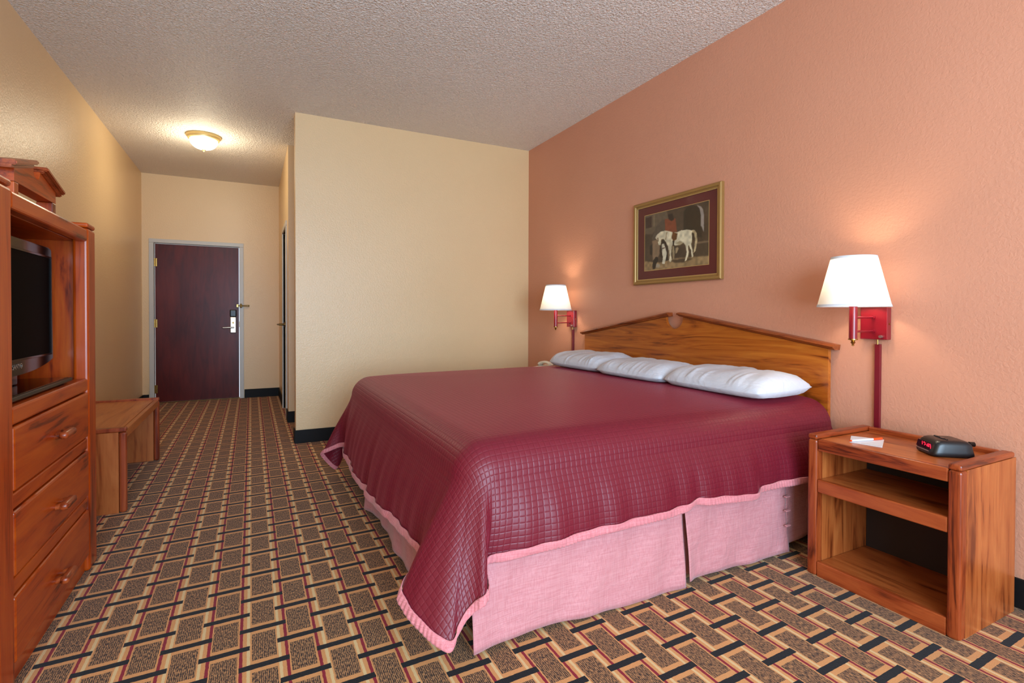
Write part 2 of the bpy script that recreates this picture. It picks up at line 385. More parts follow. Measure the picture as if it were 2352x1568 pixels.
o=d.add('swing_bar_guard',bm,M['brass_dark']); autosmooth(o)
d.box('strike_plate',(EX1-.004,YF-.002,.93),(EX1+.006,YF+.03,1.0),M['brass_dark'],.001)

# bathroom door
d=Thing('door_2','taupe bathroom door seen edge-on in the hall wall',None,(XH,(DY0+DY1)/2,0),kind='structure')
d.box('door_leaf',(XH+.02,DY0+.006,.01),(XH+.06,DY1-.006,DZ-.006),M['door2'],.002)
fr=bmesh.new()
for a,b in [((XH-.014,DY0-.05,0),(XH+.02,DY0,DZ)),((XH-.014,DY1,0),(XH+.02,DY1+.05,DZ)),((XH-.014,DY0-.05,DZ),(XH+.02,DY1+.05,DZ+.05))]: bx(fr,a,b,.003)
d.add('door_frame',fr,M['frame_grey'])
for z in (.17,1.85):
    h=d.cyl('hinge',(XH+.004,DY0+.012,z-.05),(XH+.004,DY0+.012,z+.05),.011,M['brass'])
    d.box('hinge_plate',(XH+.008,DY0+.01,z-.05),(XH+.018,DY0+.05,z+.05),M['brass'],.001,parent=h)
bm=bmesh.new(); cyl(bm,(XH+.02,DY1-.06,.98),(XH+.004,DY1-.06,.98),.032); cyl(bm,(XH+.01,DY1-.06,.98),(XH-.05,DY1-.06,.98),.012); cyl(bm,(XH-.045,DY1-.06,.98),(XH-.062,DY1+.045,.978),.011,.009)
o=d.add('door_lever',bm,M['brass_dark']); autosmooth(o)

# ------------------------------------------------------------------ ceiling light in the hall
LX,LY=-.40,5.76
t=Thing('ceiling_light','lit domed glass ceiling light with brass rim in the hall','light',(LX,LY,ZC))
t.lathe('rim',[(0,ZC-.0005),(.148,ZC-.0005),(.150,ZC-.01),(.143,ZC-.02),(.136,ZC-.024),(.133,ZC-.036),(.122,ZC-.042),(.115,ZC-.042),(.0,ZC-.03)],LX,LY,M['rim'],48)
pr=[]
for k in range(13):
    a=k/12*math.pi/2; pr.append((.118*math.cos(a)**.85 if k<12 else 0,ZC-.042-.088*math.sin(a)))
dm=t.lathe('glass_dome',pr,LX,LY,M['dome'],72)
t.lathe('finial',[(0,ZC-.128),(.016,ZC-.129),(.016,ZC-.136),(.008,ZC-.14),(.010,ZC-.146),(.004,ZC-.153),(0,ZC-.154)],LX,LY,M['brass'],20)
pl=bpy.data.lights.new('ceiling_light_glow','POINT'); pl.energy=14; pl.color=(1,.86,.60); pl.shadow_soft_size=.07
plo=bpy.data.objects.new('ceiling_light_glow',pl); COL.objects.link(plo); plo.parent=t.o; plo.location=(0,0,-.24)

# ------------------------------------------------------------------ armoire
AX,AY0,AY1,AH=-.62,1.872,2.880,1.485
t=Thing('television_armoire','tall red-brown wooden cabinet with open television bay and three drawers','cabinet',((AX+XL)/2,(AY0+AY1)/2,0))
PT=.115
for y0,y1 in ((AY0,AY0+PT),(AY1-PT,AY1)):
    p=t.box('side_post',(AX-.05,y0,0),(AX+.004,y1,AH-.022),M['armZ'],.012,seg=3)
    t.box('post_cap',(AX-.5,y0,AH-.021),(AX+.004,y1,AH),M['armX'],.008,parent=p)
t.box('side_panel',(XL+.03,AY0+.005,0),(AX-.051,AY0+.04,AH-.022),M['armZ'],.002)
t.box('side_panel',(XL+.03,AY1-.06,0),(AX-.051,AY1-.005,AH-.022),M['armZ'],.002)
t.box('back_panel',(XL+.016,AY0+.005,0),(XL+.029,AY1-.005,AH-.03),M['armZ'],0)
yi0,yi1=AY0+PT+.001,AY1-PT-.001
t.box('top_board',(XL+.031,AY0+.042,1.408),(AX-.052,AY1-.062,1.43),M['armY'],.002)
t.box('top_rail',(AX-.04,yi0,1.404),(AX+.002,yi1,1.456),M['armY'],.008)
t.box('shelf_board',(XL+.031,AY0+.042,.80),(AX-.052,AY1-.062,.824),M['armY'],.002)
t.box('shelf_rail',(AX-.05,yi0,.772),(AX,yi1,.824),M['armY'],.007)
t.box('drawer_rail',(AX-.05,yi0,.524),(AX-.002,yi1,.572),M['armY'],.006)
t.box('drawer_rail',(AX-.05,yi0,.274),(AX-.002,yi1,.322),M['armY'],.006)
t.box('toe_rail',(AX-.05,yi0,0),(AX-.014,yi1,.068),M['armY'],.004)
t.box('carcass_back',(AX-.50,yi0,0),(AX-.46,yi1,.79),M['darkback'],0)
for z0,z1,zh in ((.578,.766,.668),(.328,.518,.417),(.073,.268,.155)):
    dr=t.box('drawer',(AX-.045,yi0+.003,z0),(AX+.003,yi1-.003,z1),M['armY'],.007)
    ym=(yi0+yi1)/2
    bm=bmesh.new(); bx(bm,(AX+.016,ym-.055,zh-.012),(AX+.044,ym+.055,zh+.014),.011,3)
    for s in(-1,1): cyl(bm,(AX+.002,ym+s*.033,zh-.002),(AX+.022,ym+s*.033,zh+.001),.010,.012,14)
    o=t.add('drawer_pull',bm,M['trimY'],False,dr); autosmooth(o,50)
# pediment on top of the cabinet
PX0,PX1=-.735,-.686; PC=2.43
pdx=t
bm=bmesh.new()
def ped_outline(hw,zb,ze,zp,nr,nz,c):
    pts=[(c-hw,zb),(c-hw,ze)]
    sl=(zp-ze)/(hw)
    pts.append((c-nr,ze+sl*(hw-nr)))
    for k in range(1,12):
        a=math.pi*k/12; pts.append((c-nr*math.cos(a),nz-nr*.9*math.sin(a)))
    pts+= [(c+nr,ze+sl*(hw-nr)),(c+hw,ze),(c+hw,zb)]
    return pts
zt=1.4315
prism(bm,ped_outline(.200,1.530,1.573,1.622,.032,1.609,PC),'X',PX0,PX1)
ped=t.add('pediment',bm,M['armY'])
for s in(-1,1): t.box('pediment_post',(PX0,PC+s*.200-(.036 if s>0 else 0),zt),(PX1,PC+s*.200+(0 if s>0 else .036),1.529),M['armZ'],.002,parent=ped)
for s in(-1,1):
    bm=bmesh.new(); a=(PC+s*.240,1.564); b=(PC+s*.040,1.6135)
    if s<0: a,b=b,a
    dx,dz=b[0]-a[0],b[1]-a[1]; L=math.hypot(dx,dz); nx,nz=-dz/L,dx/L
    if nz<0: nx,nz=-nx,-nz
    for x0_,x1_,h0,h1 in ((PX0-.012,PX1+.020,.010,.026),(PX0-.006,PX1+.010,.0,.010)):
        prism(bm,[(a[0]+nx*h0,a[1]+nz*h0),(b[0]+nx*h0,b[1]+nz*h0),(b[0]+nx*h1,b[1]+nz*h1),(a[0]+nx*h1,a[1]+nz*h1)],'X',x0_,x1_)
    bmesh.ops.bevel(bm,geom=list(bm.edges),offset=.004,segments=2,affect='EDGES')
    t.add('pediment_cap',bm,M['trimY'],False,ped)

# television
TX=-.72; TY=2.352; TB=.846
t=Thing('television','flat black television standing in the cabinet bay','television',(TX-.06,TY,.8245))
W2=.365
# bezel as a frame outline with curved bottom edge
out=[(TY-W2,.915)]
for k in range(1,16):
    u=k/16*2-1; out.append((TY+u*W2*.97,.885+.03*abs(u)**2.4))
out+=[(TY+W2,.915),(TY+W2-.012,1.352),(TY+W2-.025,1.362),(TY-W2+.025,1.362),(TY-W2+.012,1.352)]
o=t.prism('cabinet_shell',out,'X',TX-.055,TX,M['black_gloss'],.004)
bm=bmesh.new(); bx(bm,(TX+.0005,TY-.325,.943),(TX+.002,TY+.325,1.318)); t.add('screen',bm,M['screen'])
fr=bmesh.new()
for a,b in [((TX,TY-.333,.935),(TX+.006,TY-.325,1.326)),((TX,TY+.325,.935),(TX+.006,TY+.333,1.326)),((TX,TY-.325,.935),(TX+.006,TY+.325,.943)),((TX,TY-.325,1.318),(TX+.006,TY+.325,1.326))]: bx(fr,a,b,.001)
t.add('screen_bezel',fr,M['black_gloss'])
t.box('back_housing',(TX-.13,TY-.25,.95),(TX-.056,TY+.25,1.30),M['black_pl'],.02)
t.text('maker_lettering','SANYO',.026,M['steel'],Matrix(((0,0,1,TX+.0012),(1,0,0,TY-.0),(0,1,0,.915),(0,0,0,1))))
t.box('stand_neck',(TX-.05,TY-.07,TB+.001),(TX-.02,TY+.07,.884),M['black_gloss'],.004)
bs=t.box('stand_base',(TX-.20,2.035,.830),(TX+.068,2.640,TB),M['black_gloss'],.003)
t.box('stand_base_edge',(TX+.0685,2.035,.831),(TX+.080,2.640,TB-.001),M['black_pl'],.003,parent=bs)
for px,py in ((TX-.17,2.08),(TX-.17,2.6),(TX+.05,2.08),(TX+.05,2.6)): t.cyl('foot',(px,py,.8245),(px,py,.8305),.012,M['black_pl'],parent=bs)

# ------------------------------------------------------------------ luggage bench
t=Thing('luggage_bench','low wooden luggage bench beside the tall cabinet','bench',(-.9,4.07,0))
BX0,BX1,BY0,BY1,BZ=XL+.02,-.618,3.50,4.668,.458
for y0,y1 in ((BY0,BY0+.035),(BY1-.035,BY1)):
    p=t.box('end_panel',(BX0,y0,0),(BX1-.035,y1,BZ-.012),M['bench'],.002)
    t.box('corner_trim',(BX1-.0345,y0-.003,0),(BX1,y1+.003,BZ-.012),M['benchtrim'],.012,parent=p)
    t.box('edge_trim',(BX0,y0-.003,BZ-.0115),(BX1,y1+.003,BZ+.012),M['benchtrim'],.006,parent=p)
t.box('top_board',(BX0,BY0+.036,BZ-.03),(BX1-.03,BY1-.036,BZ),M['benchtop'],.002)
t.box('front_rail',(BX1-.0295,BY0+.036,BZ-.052),(BX1-.004,BY1-.036,BZ-.002),M['benchtop'],.004)
t.box('back_rail',(BX0,BY0+.036,BZ-.16),(BX0+.02,BY1-.036,BZ-.031),M['bench'],.002)

# ------------------------------------------------------------------ nightstands
def nightstand(label,y0,y1,group):
    x0,x1=2.123,2.517; H=.598
    t=Thing('nightstand',label,'nightstand',((x0+x1)/2,(y0+y1)/2,0),group)
    for a,b in ((y0,y0+.040),(y1-.040,y1)):
        p=t.box('front_post',(x0,a,0),(x0+.045,b,H-.022),M['trimZ'],.010,seg=3)
        sp=t.box('side_panel',(x0+.0455,a+.002,.0),(x1+.018,b-.010,H-.022),M['woodZ'],.0015)
        t.box('side_cap',(x0+.0,a,H-.0215),(x1+.004,b,H),M['trimX'],.008,parent=sp,seg=3)
    a,b=y0+.0405,y1-.0405
    t.box('top_board',(x0+.026,a,.556),(x1-.026,b,.578),M['woodY'],.001)
    t.box('back_cap',(x1-.025,a,.556),(x1,b,H-.001),M['trimY'],.006)
    t.box('top_rail',(x0+.004,a,.531),(x0+.0255,b,.579),M['trimY'],.004)
    t.box('shelf',(x0+.026,a,.390),(x1-.03,b,.408),M['woodY'],.001)
    t.box('shelf_rail',(x0+.004,a,.356),(x0+.0255,b,.410),M['trimY'],.004)
    t.box('bottom_board',(x0+.026,a,.040),(x1-.03,b,.058),M['woodY'],.001)
    t.box('toe_rail',(x0+.004,a,.0),(x0+.0255,b,.063),M['trimY'],.004)
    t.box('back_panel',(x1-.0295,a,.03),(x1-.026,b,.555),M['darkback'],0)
    return t
nightstand('open wooden nightstand in front, carrying black clock radio',.853,1.389,'nightstands beside the bed')
nightstand('wooden nightstand hidden behind the far side of the bed, under white telephone',3.83,4.366,'nightstands beside the bed')

# clock radio
FL,FR,RB=Vector((2.318,1.086)),Vector((2.244,.988)),Vector((2.372,.916))
yax=(FR-FL).normalized(); xax=Vector((-yax.y,yax.x)) ; 
if xax.x<0: xax=-xax
WD=(FR-FL).length; DP=.145
t=Thing('clock_radio','black rounded clock radio with red digits on front nightstand','clock',(0,0,0))
MC=Matrix(((xax.x,yax.x,0,FL.x),(xax.y,yax.y,0,FL.y),(0,0,1,.5785),(0,0,0,1)))   # local x depth, y width, z up
bm=bmesh.new(); NX,NY=22,20
# body as stacked superellipse rings
def ring(z,ins,front):
    pts=[]
    for k in range(48):
        a=2*math.pi*k/48; c,s=math.cos(a),math.sin(a); e=.32
        px=math.copysign(abs(c)**e,c); py=math.copysign(abs(s)**e,s)
        X=DP/2+px*(DP/2-ins); Y=WD/2+py*(WD/2-ins*.8)
        if px<0: X+=front*(-px)
        if px>0: X-=ins*.5*px
        pts.append(bm.verts.new(MC@Vector((X,Y,z))))
    return pts
prof=[(.0,.006,.004),(.004,.001,0),(.010,0,0),(.018,.001,.001),(.030,.003,.004),(.042,.004,.007),(.050,.007,.009),(.056,.012,.011),(.059,.019,.013),(.0602,.028,.015)]
rs=[ring(*p) for p in prof]
for a,b in zip(rs[:-1],rs[1:]):
    for k in range(48): bm.faces.new((a[k],a[(k+1)%48],b[(k+1)%48],b[k]))
bm.faces.new(rs[0][::-1]); bm.faces.new(rs[-1])
o=t.add('body',bm,M['black_pl'],True); autosmooth(o,50)
sl=math.atan2(.010,.032)
def onfront(y,z,off): # point on sloped front
    return MC@Vector((.0015+(z-.012)*.28-off,y,z))
bm=bmesh.new()
q=[onfront(.012,.020,.0012),onfront(WD-.028,.020,.0012),onfront(WD-.028,.044,.0012),onfront(.012,.044,.0012)]
q2=[onfront(.012,.020,-.006),onfront(WD-.028,.020,-.006),onfront(WD-.028,.044,-.006),onfront(.012,.044,-.006)]
A=[bm.verts.new(p) for p in q];B=[bm.verts.new(p) for p in q2]; bm.faces.new(A)
for i in range(4): bm.faces.new((A[i],A[(i+1)%4],B[(i+1)%4],B[i]))
dsp=t.add('display',bm,M['disp'])
n_=(onfront(0,.03,1)-onfront(0,.03,0)).normalized(); yv=(MC.to_3x3()@Vector((0,1,0))).normalized(); zv=n_.cross(yv).normalized()
if zv.z<0: zv=-zv
cpt=onfront((WD-.016)/2+.016,.032,.0018)
right=yv
if right.cross(zv).dot(n_)<0: right=-yv
t.text('clock_digits','12:40',.027,M['glow_red'],Matrix(((right.x,zv.x,n_.x,cpt.x),(right.y,zv.y,n_.y,cpt.y),(right.z,zv.z,n_.z,cpt.z),(0,0,0,1))),.0002,parent=dsp)
bm=bmesh.new(); a=onfront(.014,.0155,.0015); b=onfront(WD-.03,.0155,.0015); cyl(bm,a,b,.0013,n=8); t.add('trim_strip',bm,M['steel'])
for (lx,ly,sx,sy) in ((.060,.034,.005,.010),(.058,.053,.003,.005),(.060,.072,.005,.010),(.060,.092,.003,.006)):
    bm=bmesh.new(); bx(bm,(lx-sx,ly-sy,.0595),(lx+sx,ly+sy,.0632),.0015)
    for v in bm.verts: v.co=MC@v.co
    t.add('button',bm,M['black_gloss'])
bm=bmesh.new(); cyl(bm,MC@Vector((DP-.008,WD*.72,.046)),MC@Vector((DP+.008,WD*.72,.046)),.009); o=t.add('volume_wheel',bm,M['black_gloss']); autosmooth(o)

# card and pen
cp=[(2.3165,1.3207),(2.3681,1.2175),(2.2249,1.1498),(2.1859,1.258)]
cp=[(x+(.012 if x<2.2 else 0),y) for x,y in cp]
t=Thing('notepad','white paper notepad lying under the pen on nightstand','notepad',(2.27,1.235,.5785))
bm=bmesh.new(); prism(bm,cp,'Z',.5787,.5803); pad=t.add('pad',bm,M['paper'])
bm=bmesh.new(); a,b=Vector(cp[3]),Vector(cp[2]); n=Vector((-(b-a).y,(b-a).x)).normalized()
if n.x<0: n=-n
random.seed(3)
for k in range(22):
    if random.random()<.15: continue
    c=a.lerp(b,.05+.9*k/21)+n*.012; dd=(b-a).normalized()*.0016; nn=n*.0012
    prism(bm,[tuple(c-dd-nn),tuple(c+dd-nn),tuple(c+dd+nn),tuple(c-dd+nn)],'Z',.58035,.5805)
t.add('printed_line',bm,M['ink'],parent=pad)
t=Thing('pen','white ballpoint pen with orange cap on notepad','pen',(2.28,1.236,.5803))
p0,p1,p2=Vector((2.203,1.2545,.5855)),Vector((2.311,1.2305,.5855)),Vector((2.357,1.2205,.5855))
t.cyl('barrel',p0,p1,.0042,M['pen_white'],n=12); t.cyl('cap',p1,p2,.0049,M['cap_orange'],n=12); dv=(p1-p0).normalized(); t.cyl('end_plug',p0-dv*.006,p0,.0036,M['cap_orange'],n=12)

# telephone on the far nightstand
t=Thing('telephone','white telephone just visible beyond the far edge of the bed','telephone',(2.34,4.05,.5785))
bm=bmesh.new(); prism(bm,[(2.25,.579),(2.46,.579),(2.46,.640),(2.25,.612)],'Y',3.95,4.15); bmesh.ops.bevel(bm,geom=list(bm.edges),offset=.008,segments=2,affect='EDGES'); t.add('base',bm,M['phone'])
bm=bmesh.new(); N=14; secs=[]
for k in range(N+1):
    u=k/N*2-1; yc=4.05+u*.105; zc=.668-.020*u*u; hw=.020+.010*abs(u)**3; hh=.012+.010*abs(u)**4
    secs.append([bm.verts.new((2.40+hw*math.cos(2*math.pi*j/12),yc,zc-(.006*abs(u)**4)+hh*math.sin(2*math.pi*j/12))) for j in range(12)])
for a,b in zip(secs[:-1],secs[1:]):
    for j in range(12): bm.faces.new((a[j],a[(j+1)%12],b[(j+1)%12],b[j]))
bm.faces.new(secs[0]); bm.faces.new(secs[-1][::-1]); t.add('handset',bm,M['phone'],True)

# ------------------------------------------------------------------ wall lamps
def lamp(label,cy):
    lx=2.402
    t=Thing('wall_lamp',label,'lamp',(XR,cy,.9),'wall lamps beside the bed')
    pt=t.box('wall_plate',(2.552,cy-.058,.991),(XR-.0005,cy+.058,1.138),M['red_lamp'],.003)
    t.cyl('switch',(2.538,cy-.035,1.005),(2.552,cy-.035,1.005),.0065,M['steel'],parent=pt); t.cyl('plate_screw',(2.568,cy-.061,1.063),(2.568,cy-.058,1.063),.004,M['brass'],parent=pt)
    for z in (1.03,1.093):
        a=t.cyl('arm',(lx+.012,cy+.004,z-.001),(2.552,cy,z),.0048,M['red_lamp'])
        t.cyl('arm_collar',(2.545,cy,z),(2.552,cy,z),.009,M['red_lamp'],parent=a)
    t.cyl('stem',(lx,cy+.004,.997),(lx,cy+.004,1.142),.0165,M['red_lamp'],n=28)
    t.lathe('finial',[(0,.9965),(.019,.9965),(.019,.992),(.012,.990),(.006,.986),(.010,.980),(.006,.974),(.004,.970),(.006,.966),(.0,.963)],lx,cy+.004,M['brass'],20)
    t.lathe('socket_cup',[(0,1.143),(.020,1.143),(.020,1.149),(.014,1.150),(.014,1.185),(0,1.185)],lx,cy+.004,M['brass'],20)
    # pleated shade, open cone
    bm=bmesh.new(); n=160; r0,r1,z0,z1=.140,.087,1.140,1.362; rows=8; rings=[]
    for i in range(rows+1):
        f=i/rows; r=r0+(r1-r0)*f
        rings.append([bm.verts.new((lx+(r+(.0009 if k%2 else -.0009))*math.cos(2*math.pi*k/n),cy+.004+(r+(.0009 if k%2 else -.0009))*math.sin(2*math.pi*k/n),z0+(z1-z0)*f)) for k in range(n)])
    for a,b in zip(rings[:-1],rings[1:]):
        for k in range(n): bm.faces.new((a[k],a[(k+1)%n],b[(k+1)%n],b[k]))
    sh=t.add('shade',bm,M['shade'],True)
    for r,z,dz in ((r0+.0025,z0-.001,.011),(r1+.0035,z1-.010,.011)):
        bm=bmesh.new(); sgn=(r0-r1)/(z1-z0)
        lathe(bm,[(r,z),(r-dz*sgn,z+dz),(r-dz*sgn-.003,z+dz),(r-.003,z),(r,z)],lx,cy+.004,64); t.add('shade_binding',bm,M['shade_band'],True,sh)
    # wire spider that carries the shade
    bm=bmesh.new()
    for k in range(3):
        a=2*math.pi*k/3+.4; cyl(bm,(lx+.012*math.cos(a),cy+.004+.012*math.sin(a),1.178),(lx+.130*math.cos(a),cy+.004+.130*math.sin(a),1.17),.0015,n=6)
    t.add('shade_carrier',bm,M['brass'])
    bm=bmesh.new(); bmesh.ops.create_uvsphere(bm,u_segments=16,v_segments=10,radius=.028,matrix=Matrix.Translation((lx,cy+.004,1.222))); t.add('bulb',bm,M['bulb'],True)
    L=bpy.data.lights.new('lamp_bulb_light','POINT'); L.energy=4.6; L.color=(1,.86,.64); L.shadow_soft_size=.035
    lo=bpy.data.objects.new('lamp_bulb_light',L); COL.objects.link(lo); lo.parent=t.o; lo.location=Vector((lx,cy+.004,1.275))-t.loc
    # cord cover below
    t.cyl('cord',(2.572,cy-.008,.968),(2.572,cy-.008,.991),.003,M['brass'])
    t.box('cord_cover',(2.570,cy-.020,.03),(XR-.0005,cy+.004,.969),M['red_cord'],.002)
lamp('red wall lamp with white shade above front nightstand, nearest the camera',1.362)
lamp('red wall lamp with white shade left of headboard, farther from camera',3.885)

# ------------------------------------------------------------------ framed picture
PY0,PY1,PZ0,PZ1=2.233,3.042,1.322,1.920
t=Thing('framed_picture','gilt framed horse picture with burgundy mat on orange wall','picture',(XR,(PY0+PY1)/2,(PZ0+PZ1)/2))
fx0,fx1=2.556,XR-.0005; fw=.033
for nm,pts in (('a',[(PY0,PZ0),(PY1,PZ0),(PY1-fw,PZ0+fw),(PY0+fw,PZ0+fw)]),('b',[(PY0,PZ1),(PY1,PZ1),(PY1-fw,PZ1-fw),(PY0+fw,PZ1-fw)]),('c',[(PY0,PZ0),(PY0,PZ1),(PY0+fw,PZ1-fw),(PY0+fw,PZ0+fw)]),('d',[(PY1,PZ0),(PY1,PZ1),(PY1-fw,PZ1-fw),(PY1-fw,PZ0+fw)])):
    bm=bmesh.new()
    # moulding: outer edge lower, raised ridge, inner lip lower
    o0,o1,i1,i0=[Vector(p) for p in pts]
    prof=[(0,fx1),(0,fx0+.006),(.22,fx0),(.62,fx0+.001),(.78,fx0+.008),(1,fx0+.009),(1,fx1)]
    ends=[]
    for A_,B_ in ((o0,i0),(o1,i1)): ends.append([bm.verts.new((x,*(A_.lerp(B_,f)))) for f,x in prof])
    for k in range(len(prof)): bm.faces.new((ends[0][k],ends[1][k],ends[1][(k+1)%len(prof)],ends[0][(k+1)%len(prof)]))
    bm.faces.new(ends[0][::-1]); bm.faces.new(ends[1]); st=t.add('frame_side',bm,M['gold'])
bm=bmesh.new(); a,b,c_,d_=PY0+fw,PY1-fw,PZ0+fw,PZ1-fw
for p,q in (((a,c_),(b,c_+.005)),((a,d_-.005),(b,d_)),((a,c_+.005),(a+.005,d_-.005)),((b-.005,c_+.005),(b,d_-.005))): bx(bm,(2.5665,p[0],p[1]),(fx1-.004,q[0],q[1]),.001)
t.add('inner_lip',bm,M['gold_light'])
AY_0,AY_1,AZ0,AZ1=2.339,2.930,1.422,1.822
mp=t.box('mat_board',(2.572,PY0+fw+.001,PZ0+fw+.001),(2.578,PY1-fw-.001,PZ1-fw-.001),M['mat'],0)
bm=bmesh.new()
for p,q in (((AY_0-.003,AZ0-.003),(AY_1+.003,AZ0)),((AY_0-.003,AZ1),(AY_1+.003,AZ1+.003)),((AY_0-.003,AZ0),(AY_0,AZ1)),((AY_1,AZ0),(AY_1+.003,AZ1))): bx(bm,(2.5708,p[0],p[1]),(2.5718,q[0],q[1]))
t.add('mat_bevel',bm,M['gold_light'],parent=mp)
# the print: colours on a fine grid
def print_mesh():
    nu,nv=230,156
    src=np.array([(232,558),(1088,350),(1080,1195),(230,1290)],float); dst=np.array([(0,1),(1,1),(1,0),(0,0)],float)
    A=[];bv=[]
    for (x,y),(u,v) in zip(src,dst):
        A+= [[x,y,1,0,0,0,-u*x,-u*y],[0,0,0,x,y,1,-v*x,-v*y]]; bv+=[u,v]
    h=np.append(np.linalg.solve(np.array(A),np.array(bv)),1).reshape(3,3); hi=np.linalg.inv(h)
    U,V=np.meshgrid(np.linspace(0,1,nu),np.linspace(0,1,nv))
    q=np.stack([U,V,np.ones_like(U)],-1)@hi.T; PXX=q[...,0]/q[...,2]; PYY=q[...,1]/q[...,2]
    def sm(n,sc):
        g=np.random.RandomState(n).rand(int(nv/sc)+3,int(nu/sc)+3); yi=np.linspace(0,g.shape[0]-1.01,nv); xi=np.linspace(0,g.shape[1]-1.01,nu)
        y0=yi.astype(int);x0=xi.astype(int);fy=(yi-y0)[:,None];fx=(xi-x0)[None]
        return (g[y0][:,x0]*(1-fx)+g[y0][:,x0+1]*fx)*(1-fy)+(g[y0+1][:,x0]*(1-fx)+g[y0+1][:,x0+1]*fx)*fy
    img=np.zeros((nv,nu,3)); img[:]=(62,50,38); img*= (.8+.5*sm(1,26)+.15*sm(2,5))[...,None]
    WX=PXX+6*(sm(8,7)-.5); WY=PYY+6*(sm(9,7)-.5)
    def poly(pts,col,soft=0,tex=.15):
        c=np.zeros((nv,nu),bool); n=len(pts)
        for i in range(n):
            (x1,y1),(x2,y2)=pts[i],pts[(i+1)%n]
            if y1==y2: continue
            cond=((y1>WY)!=(y2>WY))&(WX<(x2-x1)*(WY-y1)/(y2-y1)+x1); c^=cond
        m=c.astype(float)
        for _ in range(soft):
            p=np.pad(m,1,mode='edge'); m=(p[1:-1,1:-1]*2+p[:-2,1:-1]+p[2:,1:-1]+p[1:-1,:-2]+p[1:-1,2:])/6
        cc=np.array(col,float)*(1-tex/2+tex*sm(hash(len(pts))%50+11,8))[...,None]
        img[:]=img*(1-m[...,None])+cc*m[...,None]
    poly([(232,558),(520,485),(560,600),(500,620),(400,700),(330,800),(232,800)],(98,84,66),6)
    poly([(242,582),(322,560),(322,708),(242,724)],(58,38,34),2); poly([(345,545),(362,541),(362,700),(345,704)],(120,104,80),1)
    poly([(640,470),(760,440),(760,760),(660,770)],(74,60,46),6)
    poly([(750,500),(800,440),(870,412),(930,422),(985,490),(990,850),(750,760)],(42,36,28),3)
    poly([(925,408),(975,428),(1010,470),(1020,540),(1018,770),(990,700),(978,690),(978,540),(960,455)],(150,140,130),2)
    poly([(470,605),(500,600),(508,770),(420,790),(345,900),(330,850),(370,720),(430,640)],(84,74,62),3)
    poly([(498,598),(642,585),(662,770),(505,775)],(128,64,40),3); poly([(540,535),(600,520),(622,600),(590,625),(548,600)],(44,30,26),3)
    poly([(920,905),(1085,895),(1085,1090),(1000,1095),(890,1085)],(72,60,46),3); poly([(920,900),(1085,885),(1085,905),(925,930)],(110,92,70),2)
    poly([(232,1160),(430,1180),(640,1120),(1085,1085),(1085,1200),(228,1292)],(148,122,84),6,.4)
    poly([(560,1150),(760,1120),(880,1120),(760,1170),(640,1180)],(70,56,40),6)
    poly([(330,890),(392,870),(442,960),(432,1060),(402,1115),(338,1150)],(132,108,82),4); poly([(295,960),(330,930),(330,1080),(300,1070)],(36,30,28),3)
    poly([(435,870),(520,890),(560,1130),(520,1150),(430,1100)],(40,30,24),5)
    body=[(385,820),(400,800),(440,765),(500,752),(560,760),(605,775),(660,772),(720,747),(790,738),(850,745),(865,762),(872,820),(866,870),(848,930),(866,1000),(877,1100),(855,1110),(846,1010),(815,940),(806,960),(816,1040),(792,1140),(765,1162),(775,1100),(790,1030),(770,940),(745,910),(690,942),(640,952),(608,925),(592,960),(582,1060),(592,1140),(575,1172),(553,1152),(565,1080),(540,960),(510,900),(480,862),(452,868),(447,905),(442,945),(418,948),(402,882),(370,850)]
    poly([(a+6,b+8) for a,b in body],(120,98,66),4); poly(body,(216,206,172),1,.35)
    poly([(640,920),(690,942),(745,905),(700,885)],(160,146,112),3); poly([(850,745),(900,745),(924,790),(932,880),(908,1020),(880,1050),(893,950),(903,860),(884,785)],(188,168,126),1,.4); poly([(856,775),(878,785),(886,870),(868,890)],(48,38,28),2)
    poly([(398,850),(412,845),(418,900),(406,900)],(120,100,74),1); poly([(520,770),(532,768),(512,880),(502,870)],(150,130,96),1)
    poly([(602,770),(666,790),(652,868),(612,890),(588,850)],(98,58,24),1,.4); poly([(600,885),(626,885),(618,952),(606,950)],(38,28,22),1)
    poly([(600,955),(622,960),(628,1040),(626,1130),(606,1135),(600,1040)],(150,134,100),1); poly([(540,1010),(560,1010),(560,1130),(545,1130)],(120,104,76),1)
    poly([(640,985),(668,972),(682,990),(662,1050),(640,1060)],(160,140,104),2)
    poly([(460,930),(490,925),(520,960),(526,1060),(512,1120),(497,1195),(464,1192),(472,1100),(460,1030)],(204,198,170),1,.3); poly([(488,922),(536,958),(546,1040),(530,1075),(510,990)],(50,38,32),1); poly([(465,985),(500,975),(500,985),(466,997)],(70,40,30),1)
    poly([(345,1152),(380,1100),(410,1108),(412,1140),(392,1180),(372,1258),(334,1268),(334,1200)],(26,22,20),1); poly([(385,1190),(440,1205),(420,1245),(380,1240)],(160,150,128),3)
    img=np.clip(img*.96,0,255)/255; lin=np.where(img<=.04045,img/12.92,((img+.055)/1.055)**2.4)
    # art left edge is the larger y
    vy=AY_1+(AY_0-AY_1)*U; vz=AZ0+(AZ1-AZ0)*V
    verts=np.stack([np.full_like(U,2.5714),vy,vz],-1).reshape(-1,3)-np.array(t.loc)
    I=np.arange(nv*nu).reshape(nv,nu); f=np.stack([I[:-1,:-1],I[:-1,1:],I[1:,1:],I[1:,:-1]],-1).reshape(-1,4)
    me=bpy.data.meshes.new('print'); me.from_pydata(verts.tolist(),[],f.tolist()); ca=me.color_attributes.new('print_colour','FLOAT_COLOR','POINT')
    ca.data.foreach_set('color',np.concatenate([lin.reshape(-1,3),np.ones((nv*nu,1))],1).astype(np.float32).ravel()); me.update()
    return me
